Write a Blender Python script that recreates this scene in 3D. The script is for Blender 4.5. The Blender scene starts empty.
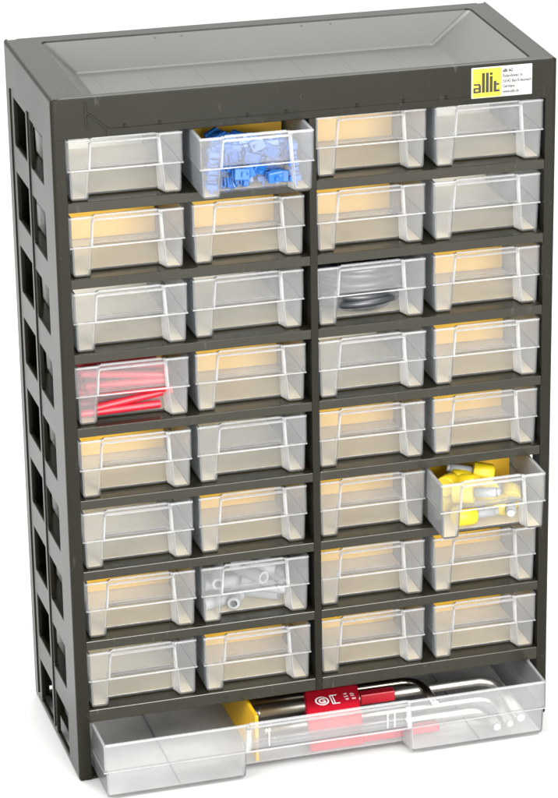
import bpy, bmesh, math, random
from mathutils import Vector, Matrix
C = bpy.context.scene
COL = C.collection
MM = 0.001
W, D, H = 300.0, 127.5, 428.0           # cabinet size in mm
Z1, PITCH = 366.5, 45.7                 # top of the uppermost shelf, shelf pitch

# ---------------------------------------------------------------- camera
cam_d = bpy.data.cameras.new('camera'); cam = bpy.data.objects.new('camera', cam_d); COL.objects.link(cam)
yaw, pit, rol, fpx = 0.364135, 0.415441, 0.0221984, 3454.54
ppx, ppy = 307.742, 122.77
fw = Vector((math.sin(yaw)*math.cos(pit), math.cos(yaw)*math.cos(pit), -math.sin(pit)))
rt = Vector((math.cos(yaw), -math.sin(yaw), 0)); up = rt.cross(fw)
r2 = rt*math.cos(rol) + up*math.sin(rol); u2 = -rt*math.sin(rol) + up*math.cos(rol)
m3 = Matrix((r2, u2, -fw)).transposed()
cam.matrix_world = Matrix.Translation(Vector((-374.514, -1834.77, 994.457))*MM) @ m3.to_4x4()
cam_d.sensor_fit = 'HORIZONTAL'; cam_d.sensor_width = 36; cam_d.lens = fpx/558*36
cam_d.shift_x = -ppx/558; cam_d.shift_y = ppy/558
cam_d.clip_start = 0.01; cam_d.clip_end = 200
C.camera = cam

# ---------------------------------------------------------------- light
w = bpy.data.worlds.new('World'); C.world = w; w.use_nodes = True
w.node_tree.nodes['Background'].inputs[0].default_value = (1.0, 0.995, 0.985, 1)
w.node_tree.nodes['Background'].inputs[1].default_value = 0.85
def area(name, loc, target, size, power, col=(1, 1, 1)):
    l = bpy.data.lights.new(name, 'AREA'); l.shape = 'RECTANGLE'; l.size, l.size_y = size; l.energy = power; l.color = col
    o = bpy.data.objects.new(name, l); COL.objects.link(o); o.location = loc
    o.rotation_euler = (Vector(target) - Vector(loc)).to_track_quat('-Z', 'Y').to_euler()
    return o
area('softbox_overhead', (0.1, 0.9, 1.9), (0.15, 0.0, 0.1), (1.8, 1.4), 85, (1, 0.99, 0.97))
area('softbox_side', (-1.6, -0.9, 1.1), (0.1, 0.0, 0.2), (1.0, 1.0), 55, (1, 0.99, 0.97))
area('softbox_front', (0.30, -2.4, 0.60), (0.15, 0.0, 0.22), (1.4, 0.9), 112, (1, 0.985, 0.96))
area('softbox_key', (0.66, -1.27, 1.80), (0.15, 0.06, 0.40), (1.3, 1.0), 54, (1, 0.985, 0.96))
area('softbox_back', (1.15, 2.45, 1.45), (0.15, 0.06, 0.40), (2.6, 1.3), 6, (1, 0.995, 0.98))
C.view_settings.view_transform = 'Standard'; C.view_settings.look = 'None'
C.view_settings.exposure = 0.0; C.view_settings.gamma = 1
C.cycles.transparent_max_bounces = 64; C.cycles.max_bounces = 12; C.cycles.diffuse_bounces = 5
C.cycles.glossy_bounces = 5; C.cycles.transmission_bounces = 8

# ---------------------------------------------------------------- materials
def mat(name, col, rough=0.5, metal=0.0, bump=0.0, bscale=400.0, var=0.0, vscale=30.0, spec=0.5, specks=False):
    m = bpy.data.materials.new(name); m.use_nodes = True; n = m.node_tree.nodes; L = m.node_tree.links
    b = n['Principled BSDF']; b.inputs['Base Color'].default_value = (*col, 1)
    b.inputs['Roughness'].default_value = rough; b.inputs['Metallic'].default_value = metal
    b.inputs['Specular IOR Level'].default_value = spec
    tc = n.new('ShaderNodeTexCoord')
    if var:
        t = n.new('ShaderNodeTexNoise'); t.inputs['Scale'].default_value = vscale; t.inputs['Detail'].default_value = 6
        L.new(tc.outputs['Object'], t.inputs['Vector'])
        mx = n.new('ShaderNodeMix'); mx.data_type = 'RGBA'
        mx.inputs['A'].default_value = (*[c*(1-var) for c in col], 1); mx.inputs['B'].default_value = (*[min(1, c*(1+var)) for c in col], 1)
        L.new(t.outputs['Fac'], mx.inputs['Factor']); L.new(mx.outputs['Result'], b.inputs['Base Color'])
        mr = n.new('ShaderNodeMapRange'); mr.inputs['To Min'].default_value = rough*0.8; mr.inputs['To Max'].default_value = min(1, rough*1.25)
        L.new(t.outputs['Fac'], mr.inputs['Value']); L.new(mr.outputs['Result'], b.inputs['Roughness'])
    if specks:
        n2 = n.new('ShaderNodeTexNoise'); n2.inputs['Scale'].default_value = 170; n2.inputs['Detail'].default_value = 4; n2.inputs['Roughness'].default_value = 0.7
        mp = n.new('ShaderNodeMapping'); mp.inputs['Scale'].default_value = (1, 1, 0.35); L.new(tc.outputs['Object'], mp.inputs['Vector']); L.new(mp.outputs[0], n2.inputs['Vector'])
        r3 = n.new('ShaderNodeMapRange'); r3.inputs['From Min'].default_value = 0.62; r3.inputs['From Max'].default_value = 0.95; L.new(n2.outputs['Fac'], r3.inputs['Value'])
        m4 = n.new('ShaderNodeMix'); m4.data_type = 'RGBA'; m4.inputs['B'].default_value = (0.06, 0.058, 0.05, 1)
        src = b.inputs['Base Color'].links[0].from_socket; L.new(src, m4.inputs['A']); L.new(r3.outputs[0], m4.inputs['Factor']); L.new(m4.outputs['Result'], b.inputs['Base Color'])
    if bump:
        t2 = n.new('ShaderNodeTexNoise'); t2.inputs['Scale'].default_value = bscale; t2.inputs['Detail'].default_value = 3
        L.new(tc.outputs['Object'], t2.inputs['Vector'])
        bp = n.new('ShaderNodeBump'); bp.inputs['Strength'].default_value = bump; bp.inputs['Distance'].default_value = 0.0004
        L.new(t2.outputs['Fac'], bp.inputs['Height']); L.new(bp.outputs['Normal'], b.inputs['Normal'])
    return m
def frosted(name, haze, col=(0.93, 0.94, 0.95), gloss_rough=0.18, back=0.5):
    """thin translucent polypropylene: partly clear, partly scattering, with a Fresnel sheen"""
    m = bpy.data.materials.new(name); m.use_nodes = True; n = m.node_tree.nodes; L = m.node_tree.links
    for x in list(n):
        if x.type == 'BSDF_PRINCIPLED': n.remove(x)
    out = [x for x in n if x.type == 'OUTPUT_MATERIAL'][0]
    tr = n.new('ShaderNodeBsdfTransparent'); tr.inputs[0].default_value = (0.97, 0.975, 0.98, 1)
    df = n.new('ShaderNodeBsdfDiffuse'); df.inputs[0].default_value = (*col, 1)
    tl = n.new('ShaderNodeBsdfTranslucent'); tl.inputs[0].default_value = (*col, 1)
    m1 = n.new('ShaderNodeMixShader'); m1.inputs[0].default_value = back
    L.new(df.outputs[0], m1.inputs[1]); L.new(tl.outputs[0], m1.inputs[2])
    m2 = n.new('ShaderNodeMixShader'); L.new(tr.outputs[0], m2.inputs[1]); L.new(m1.outputs[0], m2.inputs[2])
    tc = n.new('ShaderNodeTexCoord'); nz = n.new('ShaderNodeTexNoise'); nz.noise_dimensions = '4D'; nz.inputs['Scale'].default_value = 35; nz.inputs['Detail'].default_value = 4
    oi = n.new('ShaderNodeObjectInfo'); mu = n.new('ShaderNodeMath'); mu.operation = 'MULTIPLY'; mu.inputs[1].default_value = 40
    L.new(oi.outputs['Random'], mu.inputs[0]); L.new(mu.outputs[0], nz.inputs['W'])
    L.new(tc.outputs['Object'], nz.inputs['Vector'])
    mr = n.new('ShaderNodeMapRange'); mr.inputs['From Min'].default_value = 0.3; mr.inputs['From Max'].default_value = 0.7
    mr.inputs['To Min'].default_value = haze*0.85; mr.inputs['To Max'].default_value = min(0.98, haze*1.15)
    L.new(nz.outputs['Fac'], mr.inputs['Value']); L.new(mr.outputs['Result'], m2.inputs[0])
    gl = n.new('ShaderNodeBsdfGlossy'); gl.inputs['Roughness'].default_value = gloss_rough
    fr = n.new('ShaderNodeFresnel'); fr.inputs[0].default_value = 1.35
    m3_ = n.new('ShaderNodeMixShader'); L.new(fr.outputs[0], m3_.inputs[0]); L.new(m2.outputs[0], m3_.inputs[1]); L.new(gl.outputs[0], m3_.inputs[2])
    L.new(m3_.outputs[0], out.inputs['Surface'])
    return m
M_BODY = mat('dark_moulded_plastic', (0.0065, 0.0060, 0.0030), 0.24, spec=0.21, specks=True, bump=0.06, bscale=900, var=0.12, vscale=14)
M_TRAY = mat('matt_plastic_lit_tone', (0.056, 0.056, 0.052), 0.42, spec=0.35, specks=True, bump=0.15, bscale=600, var=0.18, vscale=10)  # same cabinet plastic, base colour raised to stand in for light in the basin
M_FROST = frosted('frosted_clear_plastic', 0.065)
M_PANEL = frosted('frosted_front_panel', 0.092)
M_SIDE = frosted('frosted_side_lit_tone', 0.24, (0.86, 0.93, 0.99))  # extra haze and blue tint paint light onto the dim drawer sides
M_RIB = frosted('frosted_recess_lit_tone', 0.42, (0.96, 0.96, 0.96))  # whiter, denser copy: the bright wedge on recess walls is painted in
M_WFROST = frosted('frosted_wide_wall', 0.145)
M_BACK = frosted('frosted_back_lit_tone', 0.88, (0.84, 0.80, 0.71), back=0.35)  # clear plastic made cream and dense, painting brightness inside the drawers
M_WFLOOR = frosted('frosted_wide_floor', 0.62, (0.90, 0.88, 0.85))
M_SHELF = mat('glossy_dark_plastic', (0.0125, 0.0115, 0.0065), 0.2, spec=0.4, specks=True, bump=0.06, bscale=700, var=0.12, vscale=14)
M_FLOOR = frosted('frosted_floor_bounce_tint', 0.95, (0.96, 0.83, 0.57), back=0.2)  # cream colour stands in for yellow bounce light on a clear floor
M_EDGE = frosted('frosted_edge_painted_glow', 0.25, (0.97, 0.975, 0.98))  # light glowing through plastic edges, put into a whiter, hazier material
M_YELLOW = mat('yellow_divider_plastic', (0.50, 0.285, 0.003), 0.45, var=0.06)
M_BLUE = mat('blue_plastic', (0.010, 0.085, 0.30), 0.38, var=0.15)
M_RED = mat('red_plastic', (0.36, 0.005, 0.016), 0.36, var=0.08)
M_REDT = mat('red_sleeve_plastic', (0.36, 0.005, 0.016), 0.38, var=0.1)
M_CAP = mat('bright_yellow_cap', (0.46, 0.34, 0.006), 0.42, var=0.05)
M_GREY = mat('light_grey_plastic', (0.25, 0.26, 0.265), 0.45, var=0.08)
M_BLACKC = mat('dark_cable_rubber', (0.018, 0.021, 0.025), 0.3, var=0.2)
M_STEEL = mat('nickel_steel', (0.60, 0.58, 0.54), 0.42, metal=1.0, var=0.12, vscale=60)
M_STEELD = mat('blackened_steel', (0.16, 0.145, 0.125), 0.28, metal=1.0, var=0.15, vscale=60)
M_STEELT = mat('steel_tip_painted_haze', (0.45, 0.45, 0.44), 0.4, metal=0.5)  # white haze of the frosted front over the tips, put into their colour
M_WHITE = mat('white_table_surface', (0.42, 0.42, 0.42), 0.8, var=0.004)
M_LABW = mat('sticker_white', (0.27, 0.27, 0.268), 0.6)
M_LABY = mat('sticker_yellow', (0.40, 0.345, 0.004), 0.6)
M_INK = mat('black_ink', (0.008, 0.007, 0.005), 0.7)
M_INKG = mat('grey_ink', (0.012, 0.012, 0.012), 0.7)
M_PRINT = mat('white_print', (0.85, 0.80, 0.80), 0.5)

# ---------------------------------------------------------------- helpers
def tag(o, label=None, cat=None, group=None, kind=None):
    if label: o['label'] = label
    if cat: o['category'] = cat
    if group: o['group'] = group
    if kind: o['kind'] = kind
    return o
def empty(name, loc=(0, 0, 0), rot=(0, 0, 0)):
    o = bpy.data.objects.new(name, None); COL.objects.link(o); o.location = Vector(loc)*MM; o.rotation_euler = rot
    o.empty_display_size = 0.01
    return o
def link(name, me, parent=None):
    o = bpy.data.objects.new(name, me); COL.objects.link(o)
    if parent: o.parent = parent
    return o
def finish(name, bm, mats, parent=None, smooth=False):
    bmesh.ops.scale(bm, vec=(MM, MM, MM), verts=bm.verts)
    me = bpy.data.meshes.new(name); bm.to_mesh(me); bm.free()
    for m in (mats if isinstance(mats, (list, tuple)) else [mats]): me.materials.append(m)
    if smooth:
        for p in me.polygons: p.use_smooth = True
    return link(name, me, parent)
def box(bm, x0, y0, z0, x1, y1, z1, bev=0.0, seg=2, mi=0):
    r = bmesh.ops.create_cube(bm, size=1)
    vs = r['verts']
    for v in vs:
        v.co = Vector(((x0+x1)/2 + v.co.x*(x1-x0), (y0+y1)/2 + v.co.y*(y1-y0), (z0+z1)/2 + v.co.z*(z1-z0)))
    fs = set(f for v in vs for f in v.link_faces)
    for f in fs: f.material_index = mi
    if bev:
        es = list(set(e for v in vs for e in v.link_edges))
        bmesh.ops.bevel(bm, geom=es, offset=bev, segments=seg, profile=0.5, affect='EDGES', material=mi)
    return vs
def tube(bm, pts, r, n=10, cap=True, mi=0):
    pts = [Vector(p) for p in pts]; rings = []
    ref = Vector((0, 0, 1))
    for i, p in enumerate(pts):
        if i == 0: t = pts[1]-p
        elif i == len(pts)-1: t = p-pts[i-1]
        else: t = (pts[i+1]-p).normalized() + (p-pts[i-1]).normalized()
        t.normalize()
        a = ref - t*ref.dot(t)
        if a.length < 1e-4: a = Vector((1, 0, 0)) - t*t.x
        a.normalize(); b = t.cross(a); ref = a
        rr = r[i] if isinstance(r, (list, tuple)) else r
        rings.append([bm.verts.new(p + a*rr*math.cos(2*math.pi*k/n) + b*rr*math.sin(2*math.pi*k/n)) for k in range(n)])
    for i in range(len(rings)-1):
        for k in range(n):
            f = bm.faces.new((rings[i][k], rings[i][(k+1) % n], rings[i+1][(k+1) % n], rings[i+1][k])); f.material_index = mi; f.smooth = True
    if cap:
        for rg in (rings[0][::-1], rings[-1]):
            f = bm.faces.new(rg); f.material_index = mi
def loopface(bm, la, lb, mi=0):
    n = len(la)
    for k in range(n):
        f = bm.faces.new((la[k], la[(k+1) % n], lb[(k+1) % n], lb[k])); f.material_index = mi

# ---------------------------------------------------------------- setting
bm = bmesh.new()
vs = [bm.verts.new(p) for p in ((-12000, -9000, 0), (14000, -9000, 0), (14000, 22000, 0), (-12000, 22000, 0))]
bm.faces.new(vs)
g = finish('ground', bm, M_WHITE); g.location.z = -0.0002; tag(g, kind='structure')

# ---------------------------------------------------------------- cabinet
cab = empty('storage_cabinet', (W/2, D/2, 0))
tag(cab, 'dark grey plastic cabinet with recessed tray top and lattice sides around all the clear drawers', 'cabinet')
def cabpart(name, bm, mats=M_BODY, parent=None, smooth=False):
    o = finish(name, bm, mats, parent or cab, smooth)
    if (parent or cab) is cab: o.location = (-W/2*MM, -D/2*MM, 0)
    return o
def side_panel(x0, x1, outer):
    """lattice panel: cells in (y,z), window cells left open"""
    bm = bmesh.new()
    yw = [(26.5, 61.0), (72.0, 105.5)]
    zw = []
    for k in range(9):
        zt = 398.8 - PITCH*k; zw.append((zt-28.5, zt))
    zw = zw[::-1]
    ys = [0] + [v for a in yw for v in a] + [D]; zs = [0] + [v for a in zw for v in a] + [H]
    hole = lambda i, j: (i % 2 == 1) and (j % 2 == 1)
    V = {}
    def v(i, j, s):
        k = (i, j, s)
        if k not in V: V[k] = bm.verts.new(((x0, x1)[s], ys[i], zs[j]))
        return V[k]
    ni, nj = len(ys)-1, len(zs)-1
    for i in range(ni):
        for j in range(nj):
            if hole(i, j): continue
            bm.faces.new((v(i, j, 0), v(i, j+1, 0), v(i+1, j+1, 0), v(i+1, j, 0)))
            bm.faces.new((v(i, j, 1), v(i+1, j, 1), v(i+1, j+1, 1), v(i, j+1, 1)))
            for (di, dj, a, b) in ((-1, 0, (i, j), (i, j+1)), (1, 0, (i+1, j), (i+1, j+1)), (0, -1, (i, j), (i+1, j)), (0, 1, (i, j+1), (i+1, j+1))):
                p, q = i+di, j+dj
                if p < 0 or q < 0 or p >= ni or q >= nj or hole(p, q):
                    bm.faces.new((v(*a, 0), v(*b, 0), v(*b, 1), v(*a, 1)))
    bmesh.ops.recalc_face_normals(bm, faces=bm.faces)
    xo = x0 if outer < 0 else x1
    def pick(e):
        a, b = e.verts[0].co, e.verts[1].co
        if abs(a.x-xo) > .01 or abs(b.x-xo) > .01: return False
        onf = lambda c, w_: abs(a[c]-w_) < .01 and abs(b[c]-w_) < .01
        return onf(1, 0) or onf(2, H) or onf(2, 0) or onf(1, D)
    bmesh.ops.bevel(bm, geom=[e for e in bm.edges if pick(e)], offset=1.9, segments=4, profile=0.5, affect='EDGES', clamp_overlap=True)
    win = [e for e in bm.edges if len(e.link_faces) == 2 and all(abs(v_.co.x-xo) < .01 for v_ in e.verts)
           and 20 < e.verts[0].co.y < 110 and 20 < e.verts[1].co.y < 110 and e.calc_face_angle(0) > 1.2 and 4 < e.verts[0].co.z < 400 and 4 < e.verts[1].co.z < 400]
    bmesh.ops.bevel(bm, geom=win, offset=0.5, segments=1, affect='EDGES')
    for f in bm.faces: f.smooth = False
    # raised bar between the two window columns, thin rib near the back, small snap pegs
    s = -0.7 if outer < 0 else 0.7
    a, b = sorted((xo+s, xo-s*1.5))
    box(bm, a, 64.5, 6, b, 68.0, 402, 0.3, 1)
    box(bm, a, 113.5, 6, b, 115.2, 402, 0.3, 1)
    for z0, z1 in zw:
        for (y0, y1) in yw:
            a, b = sorted((xo+s*0.6, xo-s*2.6))
            box(bm, a, y1-2.6, z0-0.3, b, y1-0.6, z0+2.0, 0.5, 1)
    return bm
pl = side_panel(0, 2.2, -1); box(pl, 2.2, 0, 0.2, 7.6, 7.0, 404.1); box(pl, 2.2, 119, 0.2, 7.6, D-0.2, 404.1)
cabpart('side_panel', pl)
pr = side_panel(W-2.2, W, 1); box(pr, W-6.8, 0, 0.2, W-2.2, 7.0, 404.1); box(pr, W-6.8, 119, 0.2, W-2.2, D-0.2, 404.1)
cabpart('side_panel', pr)
bm = bmesh.new(); box(bm, 7.6, D-2.5, 4, W-6.8, D, H-0.3)
cabpart('back_panel', bm)
bm = bmesh.new(); box(bm, 7.6, 0.6, 0.2, W-6.8, D-2.6, 1.7, 0.3, 1)
cabpart('base_panel', bm)
# top with sloped basin
bm = bmesh.new()
def loop(pts): return [bm.verts.new(p) for p in pts]
def rr(x0, y0, x1, y1, z, r):
    out = []
    for (cx, cy, a0) in ((x0+r, y0+r, 180), (x1-r, y0+r, 270), (x1-r, y1-r, 0), (x0+r, y1-r, 90)):
        for k in range(5):
            a = math.radians(a0 + 22.5*k); out.append((cx+r*math.cos(a), cy+r*math.sin(a), z))
    return out
TX0, TX1 = 2.2, W-2.2
o_ = rr(TX0, 0.0, TX1, D-2.5, H, 0.01)
L_out = loop(o_)
L_out1 = loop([(x, y, 404.2) for x, y, z in o_])
L_in0 = loop(rr(19.5, 4.5, 285.5, 116.5, H, 3.5))
L_in1 = loop(rr(20.2, 5.2, 284.8, 115.8, H-0.9, 3.2))
L_fl0 = loop(rr(36.5, 10.0, 259, 106.0, H-17.0, 2.5))
L_fl1 = loop(rr(38.0, 11.5, 257.5, 104.5, H-17.8, 2.0))
loopface(bm, L_out1, L_out); loopface(bm, L_out, L_in0); loopface(bm, L_in0, L_in1); loopface(bm, L_in1, L_fl0, 1); loopface(bm, L_fl0, L_fl1, 1)
bm.faces.new(L_fl1).material_index = 1
L_b = loop([(x, y, 404.2) for x, y, z in rr(TX0+2.5, 2.5, TX1-2.5, D-5, 0, 0.01)])
L_b2 = loop([(x, y, H-19.5) for x, y, z in rr(TX0+2.5, 2.5, TX1-2.5, D-5, 0, 0.01)])
loopface(bm, L_out1, L_b); loopface(bm, L_b, L_b2); bm.faces.new(L_b2)
bmesh.ops.remove_doubles(bm, verts=bm.verts, dist=0.03)
bmesh.ops.recalc_face_normals(bm, faces=bm.faces)
fe = [e for e in bm.edges if all(abs(v_.co.y) < .02 and abs(v_.co.z-H) < .02 for v_ in e.verts)]
bmesh.ops.bevel(bm, geom=fe, offset=0.9, segments=2, profile=0.5, affect='EDGES')
# moulded lip, diagonal ribs and ejector nubs on the fascia
box(bm, 31, -0.45, 404.3, W-9, 0.5, 409.0, 0.4, 1)
vs = box(bm, 19, -0.35, 409.4, 20.6, 0.5, 425.0, 0.3, 1)
b2 = bmesh.new(); box(b2, -8.5, -0.4, -0.8, 8.5, 0.5, 0.8, 0.3, 1)
bmesh.ops.rotate(b2, verts=b2.verts, cent=(0, 0, 0), matrix=Matrix.Rotation(math.radians(42), 3, 'Y')); bmesh.ops.translate(b2, verts=b2.verts, vec=(26.5, 0, 413.5))
t_me = bpy.data.meshes.new('tmp'); b2.to_mesh(t_me); b2.free(); bm.from_mesh(t_me); bpy.data.meshes.remove(t_me)
for x in (42, 62, 113, 136, 178, 206, 232): box(bm, x-0.8, -0.9, 409.2, x+0.8, 0.2, 410.8, 0.3, 1)
# nubs on the back edge of the basin
for x in (88, 104, 178, 196): box(bm, x-0.9, 114.6, H-3.6, x+0.9, 116.0, H-2.0, 0.4, 1, mi=1)
# shallow ribs on the tray floor
for k in range(7):
    x = 46+k*30; box(bm, x, 12, H-18, x+0.5, 100, H-17.72, mi=1)
cabpart('tray_top', bm, [M_BODY, M_TRAY])
# shelves and partition
PX0, PX1 = 149.0, 153.4
for k in range(8):
    zt = Z1 - PITCH*k; lip = 5.9 if k < 7 else 8.2
    bm = bmesh.new()
    for (a, b) in ((7.6, PX0), (PX1, W-6.8)):
        box(bm, a-0.2, 0.35, zt-lip, b+0.2, 3.2, zt, 0.45, 2)
        box(bm, a-0.2, 3.2, zt-2.6, b+0.2, D-2.5, zt-0.15)
        if a < 50: box(bm, 2.2, 7.0, zt-2.6, a-0.2, 119, zt-0.15)
        else: box(bm, b+0.2, 7.0, zt-2.6, W-2.2, 119, zt-0.15)
    cabpart('shelf', bm, M_SHELF)
bm = bmesh.new(); box(bm, PX0, 0.15, Z1-PITCH*7-8.4, PX1, 118, 404.2, 0.4, 2)
cabpart('partition', bm)

# sticker
st = bmesh.new(); box(st, 246.9, -0.95, 407.6, 284.3, 0.1, 426.0, 0.3, 1)
sticker = cabpart('sticker', st, M_LABW); sticker['label'] = 'yellow and white maker sticker on the front of the tray top'
def plate_pts(pts, y0, y1, name, m, parent):
    bm = bmesh.new(); a = [bm.verts.new((x, y0, z)) for x, z in pts]; b = [bm.verts.new((x, y1, z)) for x, z in pts]
    bm.faces.new(a); bm.faces.new(b[::-1]); loopface(bm, b, a); bmesh.ops.recalc_face_normals(bm, faces=bm.faces)
    return finish(name, bm, m, parent)
plate_pts([(247.5, 408.2), (265.0, 408.2), (265.0, 425.4), (247.5, 425.4)], -1.02, -0.9, 'yellow_field', M_LABY, sticker)
def text(body, size, x, z, y, m, parent, name='print', sx=1.0, thick=0.02, rot=None, bold=0.0, align='LEFT'):
    cu = bpy.data.curves.new('txt', 'FONT'); cu.body = body; cu.size = size; cu.extrude = thick; cu.offset = bold; cu.align_x = align
    t = bpy.data.objects.new('txt', cu); COL.objects.link(t)
    bpy.context.view_layer.update()
    me = bpy.data.meshes.new_from_object(t.evaluated_get(bpy.context.evaluated_depsgraph_get()))
    bpy.data.objects.remove(t); bpy.data.curves.remove(cu)
    me.transform(Matrix.Diagonal((sx, 1, 1, 1)))
    me.transform(rot or Matrix.Rotation(math.radians(90), 4, 'X'))
    me.transform(Matrix.Translation((x, y, z))); me.transform(Matrix.Scale(MM, 4))
    me.materials.clear(); me.materials.append(m); me.name = name
    return link(name, me, parent)
# logo: a, two tall bars, an i with dot and a t
lg = bmesh.new()
Y0, Y1 = -1.12, -1.0
for x in (253.2, 255.6): box(lg, x, Y0, 410.9, x+1.85, Y1, 422.8)
box(lg, 258.0, Y0, 410.9, 259.8, Y1, 420.6); box(lg, 258.0, Y0, 421.2, 259.8, Y1, 422.8)
box(lg, 260.4, Y0, 410.9, 262.1, Y1, 417.6); box(lg, 262.1, Y0+.01, 410.9, 264.1, Y1, 412.3); box(lg, 262.1, Y0+.01, 414.9, 263.9, Y1, 416.1)
box(lg, 248.0, Y0, 410.9, 251.2, Y1, 412.0); box(lg, 248.0, Y0+.01, 412.0, 249.3, Y1, 413.1); box(lg, 248.0, Y0, 413.1, 251.2, Y1, 414.1); box(lg, 251.2, Y0+.01, 410.9, 252.7, Y1, 415.4); box(lg, 248.3, Y0, 415.4, 252.3, Y1, 416.5)
finish('logo', lg, M_INK, sticker)
text('R', 1.3, 263.2, 422.6, -1.05, M_INK, sticker, 'trade_mark')
for i, (s, bld) in enumerate((('allit AG', .05), ('Rolandsweg 16', 0), ('55543 Bad Kreuznach', 0), ('Germany', 0), ('www.allit.de', 0))):
    text(s, 2.6, 266.1, 422.4-3.15*i, -1.0, M_INK if i == 0 else M_INKG, sticker, 'address_line', 0.76, bold=0.10 if i == 0 else 0.05)

# ---------------------------------------------------------------- drawers
def bake(o):
    bpy.context.view_layer.update()
    dg = bpy.context.evaluated_depsgraph_get(); me = bpy.data.meshes.new_from_object(o.evaluated_get(dg))
    o.modifiers.clear(); old = o.data; o.data = me; me.name = old.name; bpy.data.meshes.remove(old)
def drawer_meshes(w_, d_, h_, at, ab, rec, up_rec, inset, zm, wall=1.2, fm=None, gw=0.7):
    """returns parts (name, mesh, loc) with origin at front-left-bottom, in mm -> m"""
    bm = bmesh.new()
    def L8(x0, x1, a, dl, r, z, y0=0.0, y1=None, hh=0):
        y1 = d_ if y1 is None else y1
        return [bm.verts.new(p) for p in ((x0, y0, z), (a, y0, z), (a+dl, y0+r, z), (w_-a-dl, y0+r, z), (w_-a, y0, z), (x1, y0, z), (x1, y1, z), (x0, y1, z))]
    t = L8(0, w_, at, 0.9, up_rec, h_); m1 = L8(0, w_, (at*.55+ab*.45), 0.9, up_rec, zm)
    m2 = L8(inset, w_-inset, (at*.5+ab*.5), 1.6, rec, zm-0.5, inset*0.5); b = L8(inset+.4, w_-inset-.4, ab, 1.6, rec, 0, inset*0.5+0.3, d_-1)
    loopface(bm, m1, t); loopface(bm, m2, m1); loopface(bm, b, m2)
    ff = bm.faces.new(b); bmesh.ops.recalc_face_normals(bm, faces=bm.faces)
    # outward normals: floor must look down
    if ff.normal.z > 0: bmesh.ops.reverse_faces(bm, faces=bm.faces)
    lo = [e for e in bm.edges if all(v_.co.z < .01 for v_ in e.verts) and abs(e.verts[0].co.x-e.verts[1].co.x) < abs(e.verts[0].co.y-e.verts[1].co.y)]
    bmesh.ops.bevel(bm, geom=lo, offset=1.7, segments=4, profile=0.5, affect='EDGES')
    es = [e for e in bm.edges if len(e.link_faces) == 2 and e.calc_face_angle(0) > 0.6]
    bmesh.ops.bevel(bm, geom=es, offset=0.8, segments=2, profile=0.6, affect='EDGES', clamp_overlap=True)
    for f in bm.faces:
        f.material_index = 0
        c_ = f.calc_center_median()
        if f.normal.z < -0.9 and c_.z < 0.3: f.material_index = 1
        if f.normal.y < -0.9 and c_.y < 3.5: f.material_index = 2
        if abs(f.normal.x) > 0.9 and not fm and c_.y > rec+2: f.material_index = 5
        if abs(f.normal.x) > 0.4 and at-4 < c_.x < w_-at+4 and c_.y < rec+1: f.material_index = 4
        if f.normal.y > 0.9 and d_-1.5 < c_.y and not fm: f.material_index = 3
    o = finish('tray', bm, [M_WFROST if fm else M_FROST, fm or M_FLOOR, M_WFROST if fm else M_PANEL, M_BACK, M_RIB, M_SIDE])
    md = o.modifiers.new('s', 'SOLIDIFY'); md.thickness = wall*MM; md.offset = -1; md.use_even_offset = True
    bake(o)
    # rim bead
    bm = bmesh.new()
    e = 0.25
    tube_path = [(e, e), (at, e), (at+.9, up_rec+e), (w_-at-.9, up_rec+e), (w_-at, e), (w_-e, e), (w_-e, d_-e), (e, d_-e)]
    def ring(path, z0, z1, t0):
        n = len(path); cx, cy = w_/2, d_/2
        def off(p, t): return (p[0] + (t if p[0] < cx else -t), p[1] + (t if p[1] < cy else -t))
        lo = [bm.verts.new((*off(p, -0.3), z0)) for p in path]; hi = [bm.verts.new((*off(p, -0.3), z1)) for p in path]
        li = [bm.verts.new((*off(p, t0), z0)) for p in path]; hi2 = [bm.verts.new((*off(p, t0), z1)) for p in path]
        loopface(bm, lo, hi); loopface(bm, hi, hi2); loopface(bm, hi2, li); loopface(bm, li, lo)
    ring(tube_path, h_-0.9, h_+0.25, 1.1)
    bmesh.ops.recalc_face_normals(bm, faces=bm.faces)
    rim = finish('rim', bm, M_EDGE)
    # step bead at mid height on the front and on the sides
    bm = bmesh.new()
    box(bm, -0.25, -0.25, zm-0.40, w_+0.25, 0.55, zm+0.25)
    box(bm, -0.2, 0.6, zm-0.4, 0.5, d_-0.2, zm+0.2); box(bm, w_-0.5, 0.6, zm-0.4, w_+0.2, d_-0.2, zm+0.2)
    step = finish('step_rib', bm, M_EDGE)
    # arched grip frame
    bm = bmesh.new()
    def fr(pts, y0, y1):
        a = [bm.verts.new((x, y0, z)) for x, z in pts]; b_ = [bm.verts.new((x, y1, z)) for x, z in pts]
        bm.faces.new(a); bm.faces.new(b_[::-1]); loopface(bm, b_, a)
    g_ = gw
    x0, x1 = at-0.4, w_-at+0.4
    fr([(x0-1.2, zm+.4), (x0, h_-3.0), (x0+g_, h_-3.0), (x0+g_-1.0, zm+.4)], -0.5, 1.6)
    fr([(x1+1.2, zm+.4), (x1-g_+1.0, zm+.4), (x1-g_, h_-3.0), (x1, h_-3.0)], -0.5, 1.6)
    fr([(x0, h_-3.0), (x0+0.3, h_-2.2), (x0+1.2, h_-1.8), (x1-1.2, h_-1.8), (x1-0.3, h_-2.2), (x1, h_-3.0), (x1-g_, h_-3.0), (x1-g_-0.6, h_-2.5), (x0+g_+0.6, h_-2.5), (x0+g_, h_-3.0)], -0.5, 1.9)
    bmesh.ops.recalc_face_normals(bm, faces=bm.faces)
    grip = finish('grip_frame', bm, M_EDGE)
    return [o, rim, step, grip]

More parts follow.
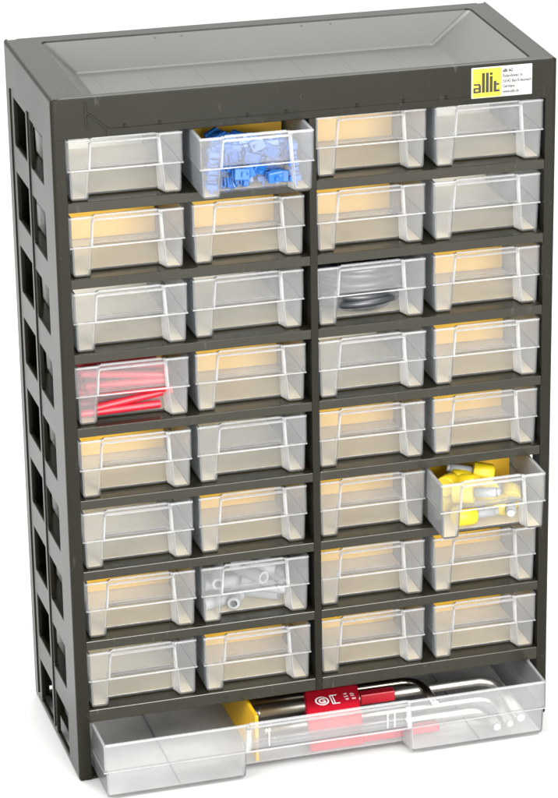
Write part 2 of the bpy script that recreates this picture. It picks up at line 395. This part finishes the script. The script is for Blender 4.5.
W_, D_, H_ = 66.6, 94.0, 35.6
proto_parts = drawer_meshes(W_, D_, H_, 13.6, 11.4, 8.5, 2.4, 0.9, 17.6)
bm = bmesh.new(); box(bm, 2.4, 59.6, 1.6, W_-2.4, 61.2, 32.5, 0.3, 1)
divider0 = finish('divider', bm, M_YELLOW)
colx = [9.0, 80.0, 153.9, 225.8]
NB = {(0, 1): -18.5, (5, 3): -22.5}
NODIV = {(0, 0), (0, 3), (1, 3), (2, 0), (2, 1), (3, 2), (5, 0), (7, 0), (4, 1), (6, 1), (2, 2)}
colname = ['far left column', 'left of central post', 'right of central post', 'far right column']
rowname = ['top row', 'second row from the top', 'third row from the top', 'fourth row from the top', 'fifth row from the top', 'sixth row from the top', 'seventh row from the top', 'eighth row from the top']
spec = {(0, 1): 'pulled out clear drawer full of blue plastic clips in the top row',
        (3, 0): 'closed clear drawer holding red sleeves on the far left',
        (2, 2): 'closed clear drawer holding a coiled dark cable right of the central post',
        (6, 1): 'closed clear drawer holding light grey sleeves left of the central post',
        (5, 3): 'pulled out clear drawer of yellow capped pieces at the right edge'}
random.seed(4)
DR = {}
for r in range(8):
    for c in range(4):
        x = colx[c] + random.uniform(-.5, .5); y = NB.get((r, c), 3.4 + random.uniform(-1.6, 1.6)); z = Z1 - PITCH*r + 0.5
        if (r, c) in NB: x = 80.0 if c == 1 else 220.6+1.5; z += 0.8
        e = empty('drawer', (x, y, z))
        for p in proto_parts:
            if (r, c) == (0, 0): q = p
            else: q = p.copy(); COL.objects.link(q)
            q.parent = e
        if (r, c) not in NODIV:
            q = divider0.copy(); COL.objects.link(q); q.parent = e; q['label'] = 'yellow divider plate standing across the drawer'
            q.location.y = random.uniform(-1.5, 1.0)*MM
        if (r, c) in spec: lab = spec[(r, c)]
        else: lab = 'empty %s clear drawer, %s, %s' % ('yellow-divided' if (r, c) not in NODIV else 'plain', rowname[r], colname[c])
        if r == 1 and c == 1: lab = 'empty clear drawer directly below the drawer of blue clips'
        if r == 6 and c == 3: lab = 'empty clear drawer directly below the one of yellow capped pieces'
        if r == 4 and c == 0: lab = 'empty clear drawer directly below the drawer of red sleeves'
        tag(e, lab, 'drawer', 'small clear drawers in the cabinet')
        if (r, c) not in NB: e.rotation_euler.z = math.radians(random.uniform(-.7, .7))
        DR[(r, c)] = e
bpy.data.objects.remove(divider0)

# big bottom drawer
BX, BY, BZ = 9.0, -30.0, 2.0
big = empty('wide_drawer', (BX, BY, BZ))
tag(big, 'wide clear drawer pulled out at the bottom, holding the hex keys', 'drawer')
bp_ = drawer_meshes(279.6, 119.0, 35.2, 88.5, 87.0, 13.0, 1.2, 1.2, 17.0, 1.4, fm=M_WFLOOR, gw=3.0)
for p in bp_: p.parent = big
bm = bmesh.new()
box(bm, 97.2, 15.2, 1.6, 99.4, 116, 32.6, 0.4, 1)
o = finish('divider', bm, M_YELLOW, big); o['label'] = 'yellow divider plate standing left of the hex keys'
bm = bmesh.new()
bm.free()
for x in (46, 236):
    bm = bmesh.new(); box(bm, x, 1.5, 1.42, x+0.8, 116, 2.3); finish('rib', bm, M_EDGE, big)
for x in (101.5, 176.5, 181):
    bm = bmesh.new(); box(bm, x, 0.2, 19.0, x+0.9, 1.1, 31.0); finish('rib', bm, M_EDGE, big)

# ---------------------------------------------------------------- contents
def clip_mesh():
    bm = bmesh.new()
    box(bm, -9, -3.4, -2.6, -6.2, 3.4, 2.6, 0.4, 1); box(bm, 6.2, -3.4, -2.6, 9, 3.4, 2.6, 0.4, 1)
    box(bm, -6.2, -1.3, -2.0, 6.2, 1.3, 2.0, 0.3, 1); box(bm, -1.4, -3.2, -2.4, 1.4, 3.2, 2.4, 0.3, 1)
    box(bm, -10.5, -0.8, -1.0, -9.0, 0.8, 1.0); box(bm, 9.0, -2.2, -0.6, 11.5, -1.0, 0.6)
    bmesh.ops.scale(bm, vec=(1.25, 1.3, 1.3), verts=bm.verts)
    for k in range(5): box(bm, -7+k*3.2, -4.9, -2.2, -6.0+k*3.2, 4.9, 2.2, 0.2, 1)
    return bm
random.seed(11)
first = finish('cable_clip', clip_mesh(), M_BLUE)
bx, by, bz = 80.0, -18.5, Z1+1.3
n = 0
for layer, (cnt, z) in enumerate(((9, 5.0), (9, 10.5), (8, 16), (7, 21.5), (6, 27))):
    for i in range(cnt):
        t = (i+0.5)/cnt
        x = bx + 12 + t*43 + random.uniform(-2, 2); y = by + random.uniform(9, 46)
        if layer == 0: y = by + 12 + (i*17 % 44)
        zz = z
        if layer >= 3: x = bx + 12 + t*42; y = by + random.uniform(11, 28) + 4*t; zz = z - 7*t
        o = first if n == 0 else first.copy()
        if n: COL.objects.link(o)
        n += 1
        x = min(max(x, bx+19), bx+48)
        o.location = Vector((x, y, bz+zz))*MM
        o.rotation_euler = (random.uniform(-.5, .5), random.uniform(-.35, .35), random.uniform(0, 6.28))
        tag(o, 'small blue plastic clip heaped in the pulled out top drawer', 'cable clip', 'blue clips heaped in the top drawer')
for i, (x, z, t) in enumerate(((9, 15, .1), (16.5, 17, -.15), (24, 15.5, .05), (31, 18, .2), (39, 15, -.1), (46, 15.5, .2), (56, 16, -.1))):
    o = first.copy(); COL.objects.link(o)
    o.location = Vector((bx+x, by+(7.5 if i in (0, 6) else 15.5), bz+z))*MM; o.rotation_euler = (0.1, math.pi/2+t, math.pi/2*(i % 2) )
    tag(o, 'blue plastic clip standing upright against the front wall of the top drawer', 'cable clip', 'blue clips standing at the drawer front')
# red sleeves
def sleeve(L_, r, m, name, hollow=True):
    bm = bmesh.new()
    tube(bm, [(-L_/2, 0, 0), (-L_/2+.5, 0, 0), (L_/2, 0, 0)], [r*.93, r, r], 14, cap=False)
    tube(bm, [(-L_/2, 0, 0), (L_/2, 0, 0)], r*0.62, 14, cap=False)
    for s, ro in ((-1, r*.93), (1, r)):
        a = [bm.verts.new((s*L_/2, ro*math.cos(k*math.pi/7), ro*math.sin(k*math.pi/7))) for k in range(14)]
        b = [bm.verts.new((s*L_/2, ro*.62*math.cos(k*math.pi/7), ro*.62*math.sin(k*math.pi/7))) for k in range(14)]
        loopface(bm, a, b)
    return finish(name, bm, m)
e = DR[(3, 0)]; ex, ey, ez = e.location/MM
rs = sleeve(48, 2.4, M_REDT, 'plastic_sleeve')
random.seed(21)
lay = []
for k in range(24):
    lv = k//5
    lay.append((31+random.uniform(-3, 4), 9+(k % 5)*10.5+random.uniform(-2, 2), 4.6+lv*5.2+random.uniform(-.5, .5), random.uniform(-.22, .22), random.uniform(-.09, .09) if lv else 0))
lay[0] = (27, 8, 4.6, .04, 0); lay[5] = (35, 9, 9.5, .08, -.1)
for i, (x, y, z, a, b) in enumerate(lay):
    o = rs if i == 0 else rs.copy()
    if i: COL.objects.link(o)
    o.location = Vector((ex+x, ey+y, ez+z))*MM; o.rotation_euler = (0, b, a)
    tag(o, 'long red sleeve lying in the far left clear drawer', 'sleeve', 'red sleeves in the far left drawer')
# coiled dark cable
e = DR[(2, 2)]; ex, ey, ez = e.location/MM
bm = bmesh.new(); pts = []
turns = 22
for k in range(turns*36+1):
    t = k/36.0; a = t*2*math.pi
    R = 26.5 - 15*(0.5-0.5*math.cos(t*1.7)); z = 4.4 + 1.12*t + 0.8*math.sin(a*2+t)
    pts.append((ex+33+R*math.cos(a)*1.08, ey+32.5+R*0.95*math.sin(a), ez+z))
tube(bm, pts, 2.9, 8)
tag(finish('coiled_cable', bm, M_BLACKC), 'dark cable wound into a round coil inside a clear drawer', 'cable')
# grey sleeves
e = DR[(6, 1)]; ex, ey, ez = e.location/MM
gs = sleeve(27, 4.0, M_GREY, 'grey_sleeve')
lay = [(17, 18, 6, .3, 0), (40, 22, 6, -.55, 0), (26, 22, 6, 1.25, 0), (48, 38, 6, .4, 0), (22, 45, 6, -.3, 0), (42, 14, 13.5, -.35, .12), (20, 24, 14, .15, .1), (34, 18, 21.5, -1.1, -.05), (50, 20, 14.5, 1.75, .05),
       (15, 20, 22, 1.35, -.05), (38, 24, 22.5, -.3, .15), (50, 40, 22, .8, 0)]
for i, (x, y, z, a, b) in enumerate(lay):
    o = gs if i == 0 else gs.copy()
    if i: COL.objects.link(o)
    o.location = Vector((ex+x, ey+y, ez+z))*MM; o.rotation_euler = (0, b, a)
    tag(o, 'light grey hollow sleeve in the clear drawer left of the central post', 'sleeve', 'grey sleeves in one drawer')
# yellow capped pieces
e = DR[(5, 3)]; ex, ey, ez = e.location/MM
def capped():
    root = bpy.data.objects.new('capped_fitting', None); COL.objects.link(root)
    bm = bmesh.new(); tube(bm, [(0, 0, 0), (.8, 0, 0), (12.2, 0, 0), (13, 0, 0)], [5.7, 6.4, 6.4, 5.8], 20)
    finish('cap', bm, M_CAP, root)
    bm = bmesh.new(); tube(bm, [(13, 0, 0), (27, 0, 0)], 3.0, 14); tube(bm, [(27, 0, 0), (29, 0, 0)], 2.4, 12); finish('barrel', bm, M_GREY, root)
    return root
cp = capped()
lay = [(12, 9.5, 10, .15, 0.05), (24, 30, 10, .5, 0), (48, 17, 10, 2.7, .0), (42, 40, 10, -2.4, 0), (13, 16, 23, -.5, -.1), (30, 22, 23.5, 2.3, .15), (18, 34, 24, .2, .1), (44, 32, 24.5, 2.9, -.2), (32, 44, 22, -1.2, .1), (56, 33, 12, -1.9, .1), (10, 33, 10.5, .1, 0), (10, 24, 24, .8, .1), (38, 14, 22, 2.2, .3), (26, 48, 12, -.4, 0)]
for i, (x, y, z, a, b) in enumerate(lay):
    if i == 0: o = cp
    else:
        o = cp.copy(); COL.objects.link(o)
        for ch in cp.children: q = ch.copy(); COL.objects.link(q); q.parent = o
    o.location = Vector((ex+x, ey+y, ez+z))*MM; o.rotation_euler = (0, b, a)
    tag(o, 'small fitting with a round yellow cap in the pulled out right drawer', 'fitting', 'yellow capped fittings in the right drawer')

# hex keys and their red holder
def key(name, lab, x0, y, z, x1, xs, ye, r, m, zt):
    root = empty(name, (x0, y, z))
    tag(root, lab, 'hex key')
    rb = xs-x1; pts = [(0, 0, 0), (x1-x0, 0, 0)]
    for k in range(1, 7):
        a = math.pi/2*k/6; pts.append((x1-x0+rb*math.sin(a), -rb*(1-math.cos(a)), (zt-z)*k/12))
    pts.append((xs-x0, ye-y, zt-z))
    bm = bmesh.new(); tube(bm, pts, r, 6)
    for f in bm.faces: f.smooth = True
    bmesh.ops.bevel(bm, geom=[e_ for e_ in bm.edges if e_.calc_face_angle(0) > .6], offset=0.35, segments=2, affect='EDGES', clamp_overlap=True)
    finish('shaft', bm, m, root)
    bm = bmesh.new(); tube(bm, [(xs-x0, ye-y, zt-z), (xs-x0, ye-y-1.2, zt-z)], [r*1.0, r*.75], 6); finish('tip', bm, M_STEELT, root)
    bm = bmesh.new(); tube(bm, [(-1.0, 0, 0), (-3.2, 0, 0), (-4.6, 0, 0)], [r*.8, r*1.0, r*.7], 12); tube(bm, [(0.0, 0, 0), (-1.2, 0, 0)], [r*.8, r*.65], 12); finish('ball_end', bm, m, root)
key('hex_key', 'largest bright hex key, its bend nearest the right wall of the wide drawer', 119, 23.5, 16.5, 262, 274, -25, 3.5, M_STEEL, 12.5)
key('hex_key', 'dark hex key with a short bend just behind the grip of the wide drawer', 113, 30, 20, 213, 225, -3, 3.0, M_STEELD, 19)
key('hex_key', 'hex key lying closest to the front wall of the wide drawer', 124, -2, 9.5, 247, 258, -26, 3.2, M_STEEL, 9)
key('hex_key', 'middle sized hex key lying between the largest and the front one', 122, 9, 11, 256, 266.5, -26, 2.8, M_STEEL, 10)
key('hex_key', 'thin hex key lying farthest back in the wide drawer', 118, 40, 15, 186, 192, 30, 2.0, M_STEEL, 16)
hold = empty('key_holder', (165, 5, 3.5))
tag(hold, 'red plastic holder clamped round the hex keys in the wide drawer', 'holder')
bm = bmesh.new()
prof = [(33, 0), (35, 18), (33, 21), (20, 21.3), (5, 18.5), (-9, 14.5), (-17.5, 10.5), (-18.5, 8.5), (-18.5, 0)]   # y, z
def px(y, s): return (-20.5 if s == 0 else 14.0) + 0.20*(y)
la = [bm.verts.new((px(y, 0), y, z)) for y, z in prof]; lb = [bm.verts.new((px(y, 1), y, z)) for y, z in prof]
bm.faces.new(la); bm.faces.new(lb[::-1]); loopface(bm, lb, la)
bmesh.ops.recalc_face_normals(bm, faces=bm.faces)
bmesh.ops.bevel(bm, geom=[e_ for e_ in bm.edges if e_.calc_face_angle(0) > .5], offset=0.8, segments=2, affect='EDGES')
finish('clamp', bm, M_RED, hold)
bm = bmesh.new(); box(bm, 18.5, 14, 10, 41, 21, 17, 0.7, 2); finish('arm', bm, M_RED, hold)
bm = bmesh.new(); box(bm, 10, -18, 1, 60, -12, 6, 0.7, 2); finish('arm', bm, M_RED, hold)
# print on the sloped face: disc with a G, and small size numbers
slope = math.atan2(27.8-24.0, 15)
ang = math.atan2(7.5, 20)
R = Matrix.Rotation(math.atan2(3.8, 15), 4, 'X')
def on_face(me_o, x, y, z, tilt):
    me_o.data.transform(Matrix.Translation(Vector((x, y, z))*MM) @ Matrix.Rotation(tilt, 4, 'X'))
tl1 = math.atan2(2.8, 15)
bm = bmesh.new()
for R0, R1 in ((4.4, 3.4),):
    a = [bm.verts.new((R0*math.cos(k*math.pi/16), R0*math.sin(k*math.pi/16), 0)) for k in range(32)]
    b = [bm.verts.new((R1*math.cos(k*math.pi/16), R1*math.sin(k*math.pi/16), 0)) for k in range(32)]
    loopface(bm, a, b)
box(bm, 5.6, -4.6, -0.03, 6.3, 4.6, 0.03); box(bm, 7.2, -4.6, -0.03, 7.9, 4.6, 0.03); box(bm, 5.8, 3.9, -0.05, 10.5, 4.6, 0.05); box(bm, 5.8, -4.6, -0.05, 10.5, -3.9, 0.05)
o = finish('emblem', bm, M_PRINT, hold); on_face(o, -8.0, 9.5, 19.55, tl1)
o = text('G', 6.4, -2.3, 0, 0, M_PRINT, hold, 'emblem_letter', rot=Matrix.Identity(4), bold=0.25); on_face(o, -8.0, 7.4, 19.15, tl1)
for i, s in enumerate(('4 5 6', '8 10')):
    o = text(s, 3.6, 0, 0, 0, M_PRINT, hold, 'size_mark', rot=Matrix.Rotation(math.radians(90), 4, 'Z')); on_face(o, 9.0+i*4.3, 7, 19.05, tl1)
